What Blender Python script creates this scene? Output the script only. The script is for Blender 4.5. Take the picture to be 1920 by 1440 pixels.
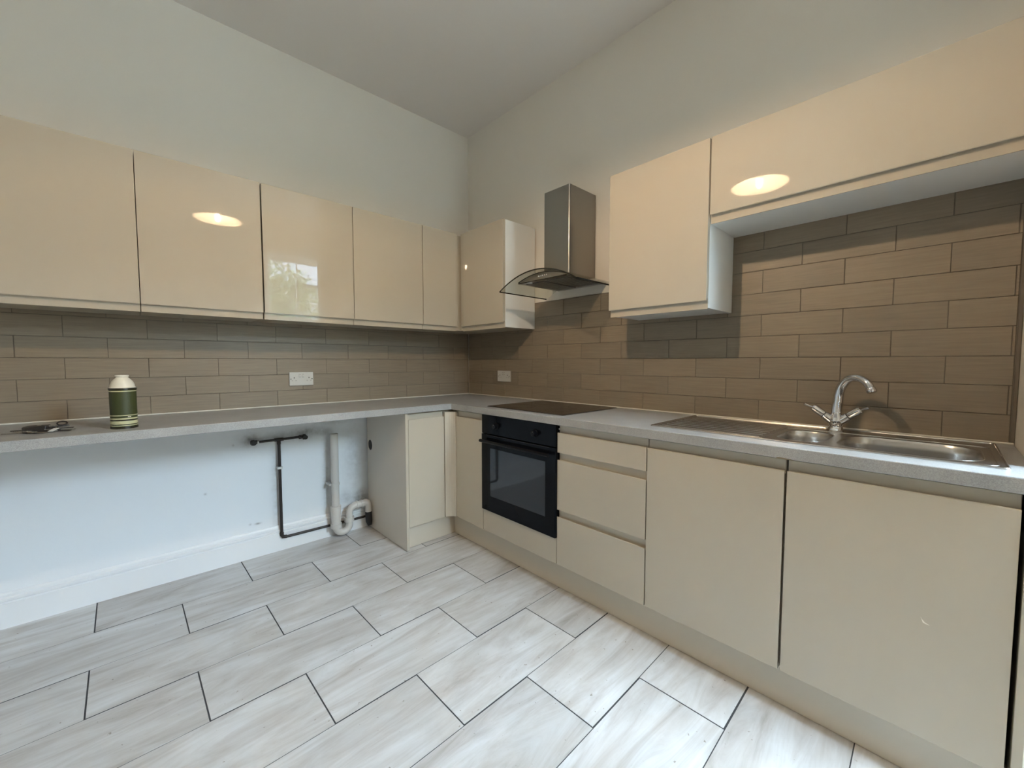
import bpy, bmesh, math, random
from mathutils import Vector, Matrix
random.seed(7)
for o in list(bpy.data.objects): bpy.data.objects.remove(o, do_unlink=True)
SC = bpy.context.scene
COL = SC.collection

# ------------------------------------------------------------------ camera
cam_d = bpy.data.cameras.new('camera'); cam = bpy.data.objects.new('camera', cam_d); COL.objects.link(cam)
SC.camera = cam
CAM = Vector((-2.1432, -2.8405, 1.1896))
YAW, PITCH, ROLL = math.radians(46.874), math.radians(-3.1485), math.radians(-0.021)
fwd = Vector((math.cos(PITCH)*math.cos(YAW), math.cos(PITCH)*math.sin(YAW), math.sin(PITCH)))
rgt = Vector((math.sin(YAW), -math.cos(YAW), 0)); upv = rgt.cross(fwd)
R2 = rgt*math.cos(ROLL) + upv*math.sin(ROLL); U2 = -rgt*math.sin(ROLL) + upv*math.cos(ROLL)
M = Matrix((R2, U2, -fwd)).transposed().to_4x4(); M.translation = CAM
cam.matrix_world = M
cam_d.sensor_fit = 'HORIZONTAL'; cam_d.sensor_width = 36.0
cam_d.lens = 758.666/1920*36.0
cam_d.clip_start = 0.02; cam_d.clip_end = 200

# ------------------------------------------------------------------ world: even overcast sky
SKY_STRENGTH = 80.0
SKY_COLOUR = (0.67, 0.86, 1.03, 1)
LAMP_STRENGTH = 2850.0
world = bpy.data.worlds.new('world'); SC.world = world; world.use_nodes = True
bg = world.node_tree.nodes['Background']
bg.inputs[0].default_value = SKY_COLOUR; bg.inputs[1].default_value = SKY_STRENGTH

SC.view_settings.view_transform = 'Standard'; SC.view_settings.look = 'None'
SC.view_settings.gamma = 1.0; SC.view_settings.use_curve_mapping = False
SC.view_settings.exposure = 0.0
SC.cycles.max_bounces = 10; SC.cycles.diffuse_bounces = 6; SC.cycles.glossy_bounces = 5
SC.cycles.transparent_max_bounces = 12
SC.cycles.sample_clamp_indirect = 60.0
SC.cycles.caustics_reflective = False; SC.cycles.caustics_refractive = False

# window opening in the wall behind the camera; a portal only guides sampling of the sky (gives no light itself)
WX0, WX1, WZ0, WZ1, WY = -0.82, -0.01, 0.88, 2.62, -3.90
pl = bpy.data.lights.new('sky_portal', 'AREA'); pl.shape = 'RECTANGLE'; pl.size = WX1-WX0; pl.size_y = WZ1-WZ0
pl.cycles.is_portal = True
po = bpy.data.objects.new('sky_portal', pl); COL.objects.link(po)
po.location = ((WX0+WX1)/2, WY-0.21, (WZ0+WZ1)/2); po.rotation_euler = (math.radians(90), 0, 0)

# ------------------------------------------------------------------ materials
MATS = {}
def mat(name, col, rough=0.5, metal=0.0, **kw):
    m = bpy.data.materials.new(name); m.use_nodes = True
    b = m.node_tree.nodes['Principled BSDF']
    b.inputs['Base Color'].default_value = (*col, 1); b.inputs['Roughness'].default_value = rough
    b.inputs['Metallic'].default_value = metal
    for k, v in kw.items(): b.inputs[k].default_value = v
    MATS[name] = m
    return m
def nodes(m): return m.node_tree.nodes, m.node_tree.links, m.node_tree.nodes['Principled BSDF']
def pos_noise(m, scale3, scale=1.0, detail=4, rough=0.55, rand=0.0, distort=0.0):
    N, L, b = nodes(m)
    g = N.new('ShaderNodeNewGeometry'); mp = N.new('ShaderNodeVectorMath'); mp.operation = 'MULTIPLY'
    mp.inputs[1].default_value = scale3; L.new(g.outputs['Position'], mp.inputs[0])
    out = mp.outputs[0]
    if rand:
        oi = N.new('ShaderNodeObjectInfo'); mm = N.new('ShaderNodeMath'); mm.operation = 'MULTIPLY'; mm.inputs[1].default_value = rand
        L.new(oi.outputs['Random'], mm.inputs[0])
        ad = N.new('ShaderNodeVectorMath'); ad.operation = 'ADD'; L.new(out, ad.inputs[0]); L.new(mm.outputs[0], ad.inputs[1]); out = ad.outputs[0]
    nz = N.new('ShaderNodeTexNoise'); nz.inputs['Scale'].default_value = scale; nz.inputs['Detail'].default_value = detail
    nz.inputs['Roughness'].default_value = rough; nz.inputs['Distortion'].default_value = distort
    L.new(out, nz.inputs['Vector'])
    return nz.outputs['Fac']
def ramp(m, fac, stops):
    N, L, b = nodes(m)
    r = N.new('ShaderNodeValToRGB'); L.new(fac, r.inputs[0])
    while len(r.color_ramp.elements) < len(stops): r.color_ramp.elements.new(0.5)
    for e, (p, c) in zip(r.color_ramp.elements, stops): e.position = p; e.color = (*c, 1)
    return r.outputs[0]
def bump(m, fac, strength, dist=0.002):
    N, L, b = nodes(m)
    bp = N.new('ShaderNodeBump'); bp.inputs['Strength'].default_value = strength; bp.inputs['Distance'].default_value = dist
    L.new(fac, bp.inputs['Height']); L.new(bp.outputs[0], b.inputs['Normal'])
def mixc(m, fac, a, b_, mode='MIX'):
    N, L, b = nodes(m)
    x = N.new('ShaderNodeMix'); x.data_type = 'RGBA'; x.blend_type = mode
    if isinstance(fac, float): x.inputs[0].default_value = fac
    else: L.new(fac, x.inputs[0])
    for i, v in ((6, a), (7, b_)):
        if isinstance(v, tuple): x.inputs[i].default_value = (*v, 1)
        else: L.new(v, x.inputs[i])
    return x.outputs[2]
def setcol(m, out): m.node_tree.links.new(out, nodes(m)[2].inputs['Base Color'])

m = mat('wall_paint', (0.78, 0.735, 0.66), 0.65); bump(m, pos_noise(m, (1, 1, 1), 60, 5), 0.12, 0.003)
m = mat('ceiling_paint', (0.75, 0.70, 0.655), 0.75); bump(m, pos_noise(m, (1, 1, 1), 50, 5), 0.12, 0.003)
m = mat('skirting_paint', (0.74, 0.76, 0.78), 0.4); bump(m, pos_noise(m, (1, 1, 1), 25, 4), 0.15, 0.003)
m = mat('cream_gloss', (0.495, 0.445, 0.362), 0.022)
m = mat('cream_panel', (0.485, 0.434, 0.345), 0.3)
m = mat('white_carcass', (0.82, 0.83, 0.815), 0.4)
m = mat('end_panel_board', (0.62, 0.57, 0.50), 0.35)
m = mat('plinth_board', (0.55, 0.49, 0.40), 0.35)
m = mat('hole_shade', (0.03, 0.026, 0.022), 0.7)
# worktop: fine speckled grey laminate
m = mat('worktop_laminate', (0.3, 0.3, 0.29), 0.32)
f1 = pos_noise(m, (1, 1, 1), 420, 3, 0.7); c1 = ramp(m, f1, [(0.3, (0.25, 0.25, 0.245)), (0.55, (0.365, 0.365, 0.36)), (0.75, (0.47, 0.47, 0.465))])
f2 = pos_noise(m, (1, 1, 1), 9, 4); c2 = ramp(m, f2, [(0.3, (0.88, 0.88, 0.88)), (0.7, (1.05, 1.05, 1.05))])
setcol(m, mixc(m, 1.0, c1, c2, 'MULTIPLY'))
# taupe wall tiles with faint brushed horizontal streaks
m = mat('wall_tile', (0.27, 0.225, 0.17), 0.42)
f1 = pos_noise(m, (7, 7, 130), 1.0, 6, 0.6, rand=37.0); c1 = ramp(m, f1, [(0.25, (0.212, 0.172, 0.125)), (0.75, (0.275, 0.226, 0.165))])
oi = m.node_tree.nodes.new('ShaderNodeObjectInfo'); c2 = ramp(m, oi.outputs['Random'], [(0.0, (0.93, 0.93, 0.93)), (1.0, (1.05, 1.04, 1.03))])
setcol(m, mixc(m, 1.0, c1, c2, 'MULTIPLY')); bump(m, f1, 0.22, 0.002)
m = mat('wall_grout', (0.15, 0.125, 0.095), 0.8)
# stone-look floor tiles, veined along their length
m = mat('floor_tile', (0.55, 0.53, 0.5), 0.28)
f1 = pos_noise(m, (1.9, 11, 1), 1.0, 8, 0.66, rand=53.0, distort=1.3)
c1 = ramp(m, f1, [(0.26, (0.345, 0.315, 0.285)), (0.40, (0.475, 0.46, 0.45)), (0.55, (0.57, 0.57, 0.57)), (0.72, (0.645, 0.655, 0.67))])
f3 = pos_noise(m, (3.2, 5, 1), 1.0, 5, 0.6, rand=91.0, distort=0.4); c3 = ramp(m, f3, [(0.3, (0.86, 0.83, 0.79)), (0.65, (1.03, 1.03, 1.03))])
oi = m.node_tree.nodes.new('ShaderNodeObjectInfo'); c2 = ramp(m, oi.outputs['Random'], [(0.0, (0.92, 0.92, 0.92)), (1.0, (1.06, 1.06, 1.06))])
cc = mixc(m, 1.0, mixc(m, 1.0, c1, c3, 'MULTIPLY'), c2, 'MULTIPLY'); 
f4 = pos_noise(m, (60, 60, 60), 1.0, 2, 0.5); c4 = ramp(m, f4, [(0.24, (0.55, 0.5, 0.45)), (0.29, (1, 1, 1))])
setcol(m, mixc(m, 1.0, cc, c4, 'MULTIPLY')); bump(m, f1, 0.06, 0.002)
m = mat('floor_grout', (0.045, 0.045, 0.048), 0.85)
m = mat('steel', (0.30, 0.285, 0.265), 0.28, 1.0)
fs = pos_noise(m, (90, 90, 3), 1.0, 3); bump(m, fs, 0.05, 0.001)
m = mat('sink_steel', (0.56, 0.545, 0.525), 0.27, 1.0)
m = mat('chrome', (0.72, 0.72, 0.73), 0.05, 1.0)
m = mat('black_glass', (0.004, 0.005, 0.007), 0.10, **{'Specular IOR Level': 0.10})
m = mat('oven_black', (0.004, 0.004, 0.005), 0.25, **{'Specular IOR Level': 0.2})
m = mat('oven_window_glass', (0.022, 0.026, 0.032), 0.03)
m = mat('hob_glass', (0.010, 0.007, 0.005), 0.05)
m = mat('filter_metal', (0.16, 0.16, 0.16), 0.4, 0.8)
m = mat('glass_edge', (0.012, 0.014, 0.013), 0.15)
m = mat('white_plastic', (0.56, 0.565, 0.55), 0.35)
m = mat('old_white_plastic', (0.56, 0.54, 0.51), 0.35)
m = mat('dark_slot', (0.02, 0.02, 0.02), 0.6)
m = mat('grey_mark', (0.30, 0.30, 0.29), 0.5)
m = mat('aged_copper', (0.028, 0.022, 0.019), 0.45, 0.25)
m = mat('black_rubber', (0.010, 0.010, 0.011), 0.55)
m = mat('sealant', (0.72, 0.69, 0.62), 0.4)
m = mat('flask_green', (0.034, 0.042, 0.008), 0.6)
m = mat('flask_dark', (0.018, 0.016, 0.006), 0.35)
m = mat('flask_cream', (0.50, 0.49, 0.30), 0.35)
m = mat('flask_cap', (0.70, 0.66, 0.55), 0.35)
m = mat('key_metal', (0.42, 0.40, 0.36), 0.3, 0.9)
m = mat('key_dark', (0.022, 0.018, 0.016), 0.4)
m = mat('key_brass', (0.30, 0.22, 0.15), 0.4, 0.7)
m = mat('tag_white', (0.66, 0.65, 0.62), 0.5)
m = mat('upvc', (0.78, 0.79, 0.79), 0.3)
m = mat('chipped_board', (0.20, 0.16, 0.10), 0.8)
m = mat('pale_scuff', (0.75, 0.71, 0.63), 0.5)
m = mat('lamp_shade', (0.80, 0.76, 0.68), 0.5)
m = mat('lamp_cord', (0.75, 0.74, 0.72), 0.5)
m = mat('bulb_glow', (1, 1, 1), 0.5)
nodes(m)[2].inputs['Emission Color'].default_value = (1.0, 0.725, 0.47, 1); nodes(m)[2].inputs['Emission Strength'].default_value = LAMP_STRENGTH
m = mat('garden_ground', (0.22, 0.22, 0.20), 0.9); bump(m, pos_noise(m, (1, 1, 1), 6, 4), 0.3, 0.02)
m = mat('render_pale', (0.17, 0.165, 0.15), 0.8); m = mat('roof_slate', (0.11, 0.11, 0.12), 0.7); m = mat('far_window', (0.03, 0.035, 0.04), 0.1)
m = mat('hedge_leaf', (0.07, 0.10, 0.04), 0.5)
# lower plaster: bluer than the upper wall paint, with grime around the old pipework and bare skim patch
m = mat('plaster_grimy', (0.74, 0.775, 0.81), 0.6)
N, L, B = nodes(m); g = N.new('ShaderNodeNewGeometry'); sp = N.new('ShaderNodeSeparateXYZ'); L.new(g.outputs['Position'], sp.inputs[0])
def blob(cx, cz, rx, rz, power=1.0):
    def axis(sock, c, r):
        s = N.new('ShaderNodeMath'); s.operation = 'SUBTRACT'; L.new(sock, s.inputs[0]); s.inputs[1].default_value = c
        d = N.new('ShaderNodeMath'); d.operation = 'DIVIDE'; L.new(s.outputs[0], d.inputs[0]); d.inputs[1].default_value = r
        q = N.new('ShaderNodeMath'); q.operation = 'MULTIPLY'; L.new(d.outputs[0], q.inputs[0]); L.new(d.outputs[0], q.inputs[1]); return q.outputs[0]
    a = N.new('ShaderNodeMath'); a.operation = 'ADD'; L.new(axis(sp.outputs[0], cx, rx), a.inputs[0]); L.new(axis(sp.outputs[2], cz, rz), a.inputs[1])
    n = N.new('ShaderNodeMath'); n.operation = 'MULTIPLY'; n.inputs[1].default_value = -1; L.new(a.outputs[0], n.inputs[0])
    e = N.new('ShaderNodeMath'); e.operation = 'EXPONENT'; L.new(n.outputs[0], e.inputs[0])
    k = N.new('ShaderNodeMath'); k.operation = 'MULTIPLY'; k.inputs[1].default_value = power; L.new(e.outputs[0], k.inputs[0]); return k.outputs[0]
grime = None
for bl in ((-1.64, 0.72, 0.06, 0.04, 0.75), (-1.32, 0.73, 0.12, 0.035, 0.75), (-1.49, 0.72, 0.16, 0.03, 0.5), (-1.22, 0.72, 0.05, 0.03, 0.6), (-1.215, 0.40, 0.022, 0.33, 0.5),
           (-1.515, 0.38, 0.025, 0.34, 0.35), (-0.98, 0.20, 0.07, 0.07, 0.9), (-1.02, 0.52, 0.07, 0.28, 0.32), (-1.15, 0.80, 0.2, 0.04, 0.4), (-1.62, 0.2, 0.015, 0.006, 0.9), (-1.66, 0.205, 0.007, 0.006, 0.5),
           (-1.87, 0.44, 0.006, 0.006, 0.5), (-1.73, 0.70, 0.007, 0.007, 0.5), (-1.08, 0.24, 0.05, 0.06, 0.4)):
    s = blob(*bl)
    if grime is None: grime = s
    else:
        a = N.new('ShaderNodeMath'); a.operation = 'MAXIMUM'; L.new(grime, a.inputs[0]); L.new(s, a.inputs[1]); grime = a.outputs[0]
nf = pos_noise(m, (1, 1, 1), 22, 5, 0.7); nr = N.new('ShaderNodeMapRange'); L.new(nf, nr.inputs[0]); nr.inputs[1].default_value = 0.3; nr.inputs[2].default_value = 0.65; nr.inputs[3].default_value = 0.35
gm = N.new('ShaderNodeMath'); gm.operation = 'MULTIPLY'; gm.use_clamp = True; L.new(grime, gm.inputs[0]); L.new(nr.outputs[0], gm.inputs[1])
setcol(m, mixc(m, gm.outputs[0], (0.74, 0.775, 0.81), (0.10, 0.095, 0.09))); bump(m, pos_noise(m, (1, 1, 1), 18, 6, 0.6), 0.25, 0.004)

def thin_glass(name, tint, refl=0.08):
    m = bpy.data.materials.new(name); m.use_nodes = True; N = m.node_tree.nodes; L = m.node_tree.links; N.clear()
    o = N.new('ShaderNodeOutputMaterial'); t = N.new('ShaderNodeBsdfTransparent'); t.inputs[0].default_value = (*tint, 1)
    gl = N.new('ShaderNodeBsdfGlossy'); gl.inputs['Roughness'].default_value = 0.02
    lw = N.new('ShaderNodeLayerWeight'); lw.inputs[0].default_value = 0.5
    pw = N.new('ShaderNodeMath'); pw.operation = 'POWER'; pw.inputs[1].default_value = 4.0; L.new(lw.outputs['Facing'], pw.inputs[0])
    fr = N.new('ShaderNodeMath'); fr.operation = 'MULTIPLY_ADD'; fr.inputs[1].default_value = 0.6; fr.inputs[2].default_value = refl; L.new(pw.outputs[0], fr.inputs[0])
    mx = N.new('ShaderNodeMixShader'); L.new(fr.outputs[0], mx.inputs[0]); L.new(t.outputs[0], mx.inputs[1]); L.new(gl.outputs[0], mx.inputs[2]); L.new(mx.outputs[0], o.inputs[0])
    MATS[name] = m
thin_glass('window_glass', (0.97, 0.98, 0.98), 0.05); thin_glass('hood_glass', (0.88, 0.90, 0.88), 0.035)

# ------------------------------------------------------------------ mesh helpers
def mk(name, bm, mt, parent=None, bevel=0.0, smooth=False, seg=2, origin=None):
    bmesh.ops.recalc_face_normals(bm, faces=bm.faces[:])
    org = Vector(origin) if origin else Vector((0, 0, 0))
    me = bpy.data.meshes.new(name); 
    p = Vector((0, 0, 0))
    if parent is not None:
        q = parent
        while q is not None: p = p + Vector(q.location); q = q.parent
    bmesh.ops.translate(bm, verts=bm.verts[:], vec=-(p+org))
    bm.to_mesh(me); bm.free()
    me.materials.append(MATS[mt])
    o = bpy.data.objects.new(name, me); COL.objects.link(o)
    o.location = org
    if parent is not None: o.parent = parent
    if smooth:
        for f in me.polygons: f.use_smooth = True
        e = o.modifiers.new('split', 'EDGE_SPLIT'); e.split_angle = math.radians(38)
    if bevel:
        b = o.modifiers.new('bevel', 'BEVEL'); b.width = bevel; b.segments = seg; b.limit_method = 'ANGLE'; b.angle_limit = math.radians(35)
    return o
def box(bm, x0, x1, y0, y1, z0, z1):
    x0, x1 = sorted((x0, x1)); y0, y1 = sorted((y0, y1)); z0, z1 = sorted((z0, z1))
    v = [bm.verts.new((x, y, z)) for x in (x0, x1) for y in (y0, y1) for z in (z0, z1)]
    for f in ((0, 1, 3, 2), (4, 6, 7, 5), (0, 4, 5, 1), (2, 3, 7, 6), (0, 2, 6, 4), (1, 5, 7, 3)): bm.faces.new([v[i] for i in f])
def bmbox(*boxes):
    bm = bmesh.new()
    for b in boxes: box(bm, *b)
    return bm
def prism(bm, loop, fn, a0, a1):
    """extrude a closed 2D loop; fn(p, a) -> 3D point"""
    A = [bm.verts.new(fn(p, a0)) for p in loop]; Bv = [bm.verts.new(fn(p, a1)) for p in loop]; n = len(loop)
    bm.faces.new(A[::-1]); bm.faces.new(Bv)
    for i in range(n): bm.faces.new((A[i], A[(i+1) % n], Bv[(i+1) % n], Bv[i]))
def plate(bm, outer, holes, fn, a0, a1):
    """flat plate with holes between levels a0 and a1"""
    for a in (a0, a1):
        es = []
        for lp in [outer]+holes:
            vs = [bm.verts.new(fn(p, a)) for p in lp]
            es += [bm.edges.new((vs[i], vs[(i+1) % len(vs)])) for i in range(len(vs))]
        bmesh.ops.triangle_fill(bm, use_beauty=True, use_dissolve=False, edges=es)
    for lp in [outer]+holes:
        A = [bm.verts.new(fn(p, a0)) for p in lp]; Bv = [bm.verts.new(fn(p, a1)) for p in lp]
        for i in range(len(lp)): bm.faces.new((A[i], A[(i+1) % len(lp)], Bv[(i+1) % len(lp)], Bv[i]))
    bmesh.ops.remove_doubles(bm, verts=bm.verts[:], dist=1e-6)
def tube(bm, pts, rad, n=14, cap=True):
    pts = [Vector(p) for p in pts]
    if not isinstance(rad, (list, tuple)): rad = [rad]*len(pts)
    T = [(pts[min(i+1, len(pts)-1)]-pts[max(i-1, 0)]).normalized() for i in range(len(pts))]
    nrm = T[0].orthogonal().normalized(); rings = []
    for i, p in enumerate(pts):
        if i:
            ax = T[i-1].cross(T[i])
            if ax.length > 1e-8: nrm = Matrix.Rotation(T[i-1].angle(T[i]), 3, ax.normalized()) @ nrm
        bn = T[i].cross(nrm)
        rings.append([bm.verts.new(p + (nrm*math.cos(2*math.pi*k/n)+bn*math.sin(2*math.pi*k/n))*rad[i]) for k in range(n)])
    for a, b in zip(rings, rings[1:]):
        for k in range(n): bm.faces.new((a[k], a[(k+1) % n], b[(k+1) % n], b[k]))
    if cap: bm.faces.new(rings[0][::-1]); bm.faces.new(rings[-1])
def arc3(c, r, u, v, a0, a1, n=10):
    c, u, v = Vector(c), Vector(u), Vector(v)
    return [c + (u*math.cos(a0+(a1-a0)*i/n) + v*math.sin(a0+(a1-a0)*i/n))*r for i in range(n+1)]
def lathe(bm, prof, c, n=48):
    rings = [[bm.verts.new((c[0]+r*math.cos(2*math.pi*k/n), c[1]+r*math.sin(2*math.pi*k/n), c[2]+z)) for k in range(n)] for r, z in prof]
    for a, b in zip(rings, rings[1:]):
        for k in range(n): bm.faces.new((a[k], a[(k+1) % n], b[(k+1) % n], b[k]))
    if prof[0][0] > 1e-5: bm.faces.new(rings[0][::-1])
    if prof[-1][0] > 1e-5: bm.faces.new(rings[-1])
    bmesh.ops.remove_doubles(bm, verts=bm.verts[:], dist=1e-7)
def rrect(x0, x1, y0, y1, r, n=6):
    x0, x1 = sorted((x0, x1)); y0, y1 = sorted((y0, y1)); out = []
    for cx, cy, a in ((x1-r, y1-r, 0), (x0+r, y1-r, 90), (x0+r, y0+r, 180), (x1-r, y0+r, 270)):
        for i in range(n+1):
            t = math.radians(a+90*i/n); out.append((cx+r*math.cos(t), cy+r*math.sin(t)))
    return out
def XY(p, a): return (p[0], p[1], a)
def XZ(p, a): return (p[0], a, p[1])
def YZ(p, a): return (a, p[0], p[1])
def tag(o, label, cat, group=None):
    o['label'] = label; o['category'] = cat
    if group: o['group'] = group
    return o
def thing(name, loc, label, cat, group=None):
    o = bpy.data.objects.new(name, None); COL.objects.link(o); o.location = loc; o.empty_display_size = 0.05
    return tag(o, label, cat, group)
def struct(o): o['kind'] = 'structure'; return o

# ------------------------------------------------------------------ room shell
XW, XE, YR, HC, YN = -4.60, -2.90, WY, 3.085, -3.012     # far side wall, rear wall, ceiling height, face of the wall nib ending the units
ZT, WF = 0.911, 0.599                          # worktop height and depth
PL = 0.008                                     # plaster sits this far behind the tile faces
wall_left = struct(mk('wall_left', bmbox((XW-0.2, 0.2, PL, 0.2, -0.1, HC+0.1)), 'wall_paint'))
mk('lower_plaster', bmbox((XW, -0.2, -0.004, PL+0.01, 0.0, 0.868)), 'plaster_grimy', wall_left)
wall_right = struct(mk('wall_right', bmbox((PL, 0.2, YR-0.25, PL, -0.1, HC+0.1)), 'wall_paint'))
struct(mk('wall_side', bmbox((XW-0.2, XW, YR-0.25, PL, -0.1, HC+0.1)), 'wall_paint'))
bm = bmesh.new()
plate(bm, [(XW-0.2, -0.1), (0.2, -0.1), (0.2, HC+0.1), (XW-0.2, HC+0.1)], [[(WX0, WZ0), (WX1, WZ0), (WX1, WZ1), (WX0, WZ1)]], XZ, YR-0.25, YR)
struct(mk('wall_rear', bm, 'wall_paint'))
struct(mk('ceiling', bmbox((XW-0.2, 0.2, YR-0.25, 0.2, HC, HC+0.12)), 'ceiling_paint'))

# floor: grout bed with every tile its own piece
floor = struct(mk('floor', bmbox((XW-0.2, 0.2, YR-0.25, 0.2, -0.12, -0.0010)), 'floor_grout'))
def clip(poly, ax, val, keep_less):
    out = []
    for i in range(len(poly)):
        a, b = poly[i], poly[(i+1) % len(poly)]
        ia = (a[ax] <= val) == keep_less or a[ax] == val; ib = (b[ax] <= val) == keep_less or b[ax] == val
        if ia: out.append(a)
        if ia != ib:
            t = (val-a[ax])/(b[ax]-a[ax]); out.append((a[0]+t*(b[0]-a[0]), a[1]+t*(b[1]-a[1])))
    return out
TA, GAP = 0.015, 0.0024
ca, sa = math.cos(TA), math.sin(TA)
shared = {}
for n in range(0, 14):
    for k in range(-6, 6):
        xc = (-2.307 if n % 2 == 0 else -2.004) + 0.6*k + 0.3
        # lattice: row n spans y from -0.012-0.3n to -0.312-0.3n at x=-1.4
        yc = -0.012-0.3*n-0.15
        xc2 = xc - 0.009*(yc+0.8); yc2 = yc + 0.02*(xc+1.4)
        yt = 0.15-GAP if n else 0.20
        rect = [(-0.3+GAP, -0.15+GAP), (0.3-GAP, -0.15+GAP), (0.3-GAP, yt), (-0.3+GAP, yt)]
        P = [(xc2+ca*x-sa*y, yc2+sa*x+ca*y) for x, y in rect]
        Q = clip(clip(clip(clip(P, 0, XW+0.004, False), 0, 0.004, True), 1, YR+0.004, False), 1, 0.004, True)
        if len(Q) < 3: continue
        xs = [q[0] for q in Q]; ys = [q[1] for q in Q]
        if max(xs)-min(xs) < 0.02 or max(ys)-min(ys) < 0.02: continue
        whole = len(Q) == 4 and all(abs(a[0]-b[0])+abs(a[1]-b[1]) < 1e-6 for a, b in zip(P, Q))
        if whole and n and 'm' in shared:
            o = bpy.data.objects.new('tile', shared['m']); COL.objects.link(o); o.location = (xc2, yc2, 0); o.parent = floor
        else:
            bm = bmesh.new(); prism(bm, Q, XY, -0.0075, 0.0)
            o = mk('tile', bm, 'floor_tile', floor, origin=(xc2, yc2, 0))
            if whole and n: shared['m'] = o.data

# wall tiles
TZ = [0.911, 1.0095, 1.109, 1.2085, 1.308, 1.4075, 1.507, 1.611, 1.7065, 1.80]
def wall_tiles(parent, to3, joints, a_min, a_max, ztop_fn, lo=0):
    """to3(a, depth, z); joints: (odd row offset, even row offset)"""
    pitch = 0.2962; g = 0.0011; cache = {}
    for r in range(len(TZ)-1):
        z0, z1 = TZ[r], TZ[r+1]
        off = joints[r % 2]
        k0 = math.floor((a_min-off)/pitch)
        for k in range(k0, k0+14):
            s, e = off+k*pitch, off+(k+1)*pitch
            s, e = max(s, a_min), min(e, a_max)
            if e-s < 0.008: continue
            zt = min(z1, ztop_fn(0.5*(s+e)))
            if zt-z0 < 0.008: continue
            w, h = round(e-s-2*g, 4), round(zt-z0-2*g, 4)
            d = random.uniform(-0.0007, 0.0007)
            ctr = to3(0.5*(s+e), d, 0.5*(z0+zt))
            if (w, h) not in cache:
                bm = bmesh.new(); c0 = to3(-w/2, 0, -h/2); c1 = to3(w/2, 0.006, h/2)
                box(bm, c0[0], c1[0], c0[1], c1[1], c0[2], c1[2])
                me = bpy.data.meshes.new('tile'); bmesh.ops.bevel(bm, geom=bm.edges[:], offset=0.0009, segments=1, affect='EDGES')
                bmesh.ops.recalc_face_normals(bm, faces=bm.faces[:]); bm.to_mesh(me); bm.free(); me.materials.append(MATS['wall_tile']); cache[(w, h)] = me
            o = bpy.data.objects.new('tile', cache[(w, h)]); COL.objects.link(o); o.location = ctr; o.parent = parent
mk('grout', bmbox((XE, 0, 0.0022, PL+0.004, ZT, 1.43)), 'wall_grout', wall_left)
wall_tiles(wall_left, lambda a, d, z: (a, d, z), (-1.489, -1.638), XE, -0.002, lambda a: 1.43)
bm = bmesh.new(); box(bm, 0.0022, PL+0.004, -1.62, 0, ZT, 1.614); box(bm, 0.0022, PL+0.004, YN+0.001, -1.62, ZT, 1.80)
mk('grout', bm, 'wall_grout', wall_right)
wall_tiles(wall_right, lambda a, d, z: (d, a, z), (-2.250, -2.103), -3.000, -0.002, lambda a: 1.80 if a < -1.63 else 1.614)
mk('edge_trim', bmbox((-0.002, PL+0.003, YN+0.001, -3.002, ZT+0.001, 1.79)), 'wall_grout', wall_right, bevel=0.001)

# skirting along the left wall (moulded, two steps)
sk = [(-0.004, 0.0), (-0.022, 0.0), (-0.022, 0.112), (-0.016, 0.1155), (-0.016, 0.119), (-0.021, 0.123), (-0.021, 0.133), (-0.012, 0.138), (-0.012, 0.148), (-0.008, 0.156), (-0.004, 0.158)]
bm = bmesh.new(); prism(bm, sk, lambda p, a: (a, p[0], p[1]), XW, -0.934)
bs = struct(mk('baseboard_left', bm, 'skirting_paint'))
bm = bmesh.new(); prism(bm, sk, lambda p, a: (XW+0.0-p[0]-0.004, a, p[1]), YR, -0.03); struct(mk('baseboard_side', bm, 'skirting_paint'))
bm = bmesh.new(); prism(bm, sk, lambda p, a: (a, YR-p[0]-0.004, p[1]), XW+0.03, -0.005); struct(mk('baseboard_rear', bm, 'skirting_paint'))

# tall sash window in the rear wall (seen mirrored in a glossy cupboard door)
yw0, yw1 = YR-0.16, YR-0.09
win = struct(mk('window_1', bmbox((WX0, WX0+0.025, yw0-0.01, yw1+0.01, WZ0, WZ1), (WX1-0.025, WX1, yw0-0.01, yw1+0.01, WZ0, WZ1), (WX0+0.025, WX1-0.025, yw0-0.01, yw1+0.01, WZ1-0.025, WZ1),
    (WX0+0.025, WX1-0.025, yw0-0.01, yw1+0.01, WZ0, WZ0+0.04)), 'upvc', bevel=0.003))
xs0, xs1 = WX0+0.026, WX1-0.026; xm = (xs0+xs1)/2; zm = 1.78
for z0, z1, dy in ((WZ0+0.042, zm+0.02, 0.026), (zm-0.02, WZ1-0.026, 0.0)):
    sash = mk('sash', bmbox((xs0, xs0+0.03, yw0+dy, yw0+dy+0.032, z0, z1), (xs1-0.03, xs1, yw0+dy, yw0+dy+0.032, z0, z1), (xs0+0.03, xs1-0.03, yw0+dy, yw0+dy+0.032, z0, z0+0.035), (xs0+0.03, xs1-0.03, yw0+dy, yw0+dy+0.032, z1-0.035, z1)), 'upvc', win, bevel=0.003)
    mk('glazing_bar', bmbox((xm-0.009, xm+0.009, yw0+dy+0.006, yw0+dy+0.026, z0+0.035, z1-0.035)), 'upvc', sash)
    for x0, x1 in ((xs0+0.028, xm), (xm, xs1-0.028)):
        bm = bmesh.new(); v = [bm.verts.new((x, yw0+dy+0.016, z)) for x, z in ((x0, z0+0.033), (x1, z0+0.033), (x1, z1-0.033), (x0, z1-0.033))]; bm.faces.new(v)
        mk('pane', bm, 'window_glass', sash)
mk('window_sill', bmbox((WX0-0.04, WX1+0.04, YR-0.09, YR+0.04, WZ0-0.025, WZ0)), 'upvc', win, bevel=0.004)
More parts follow.
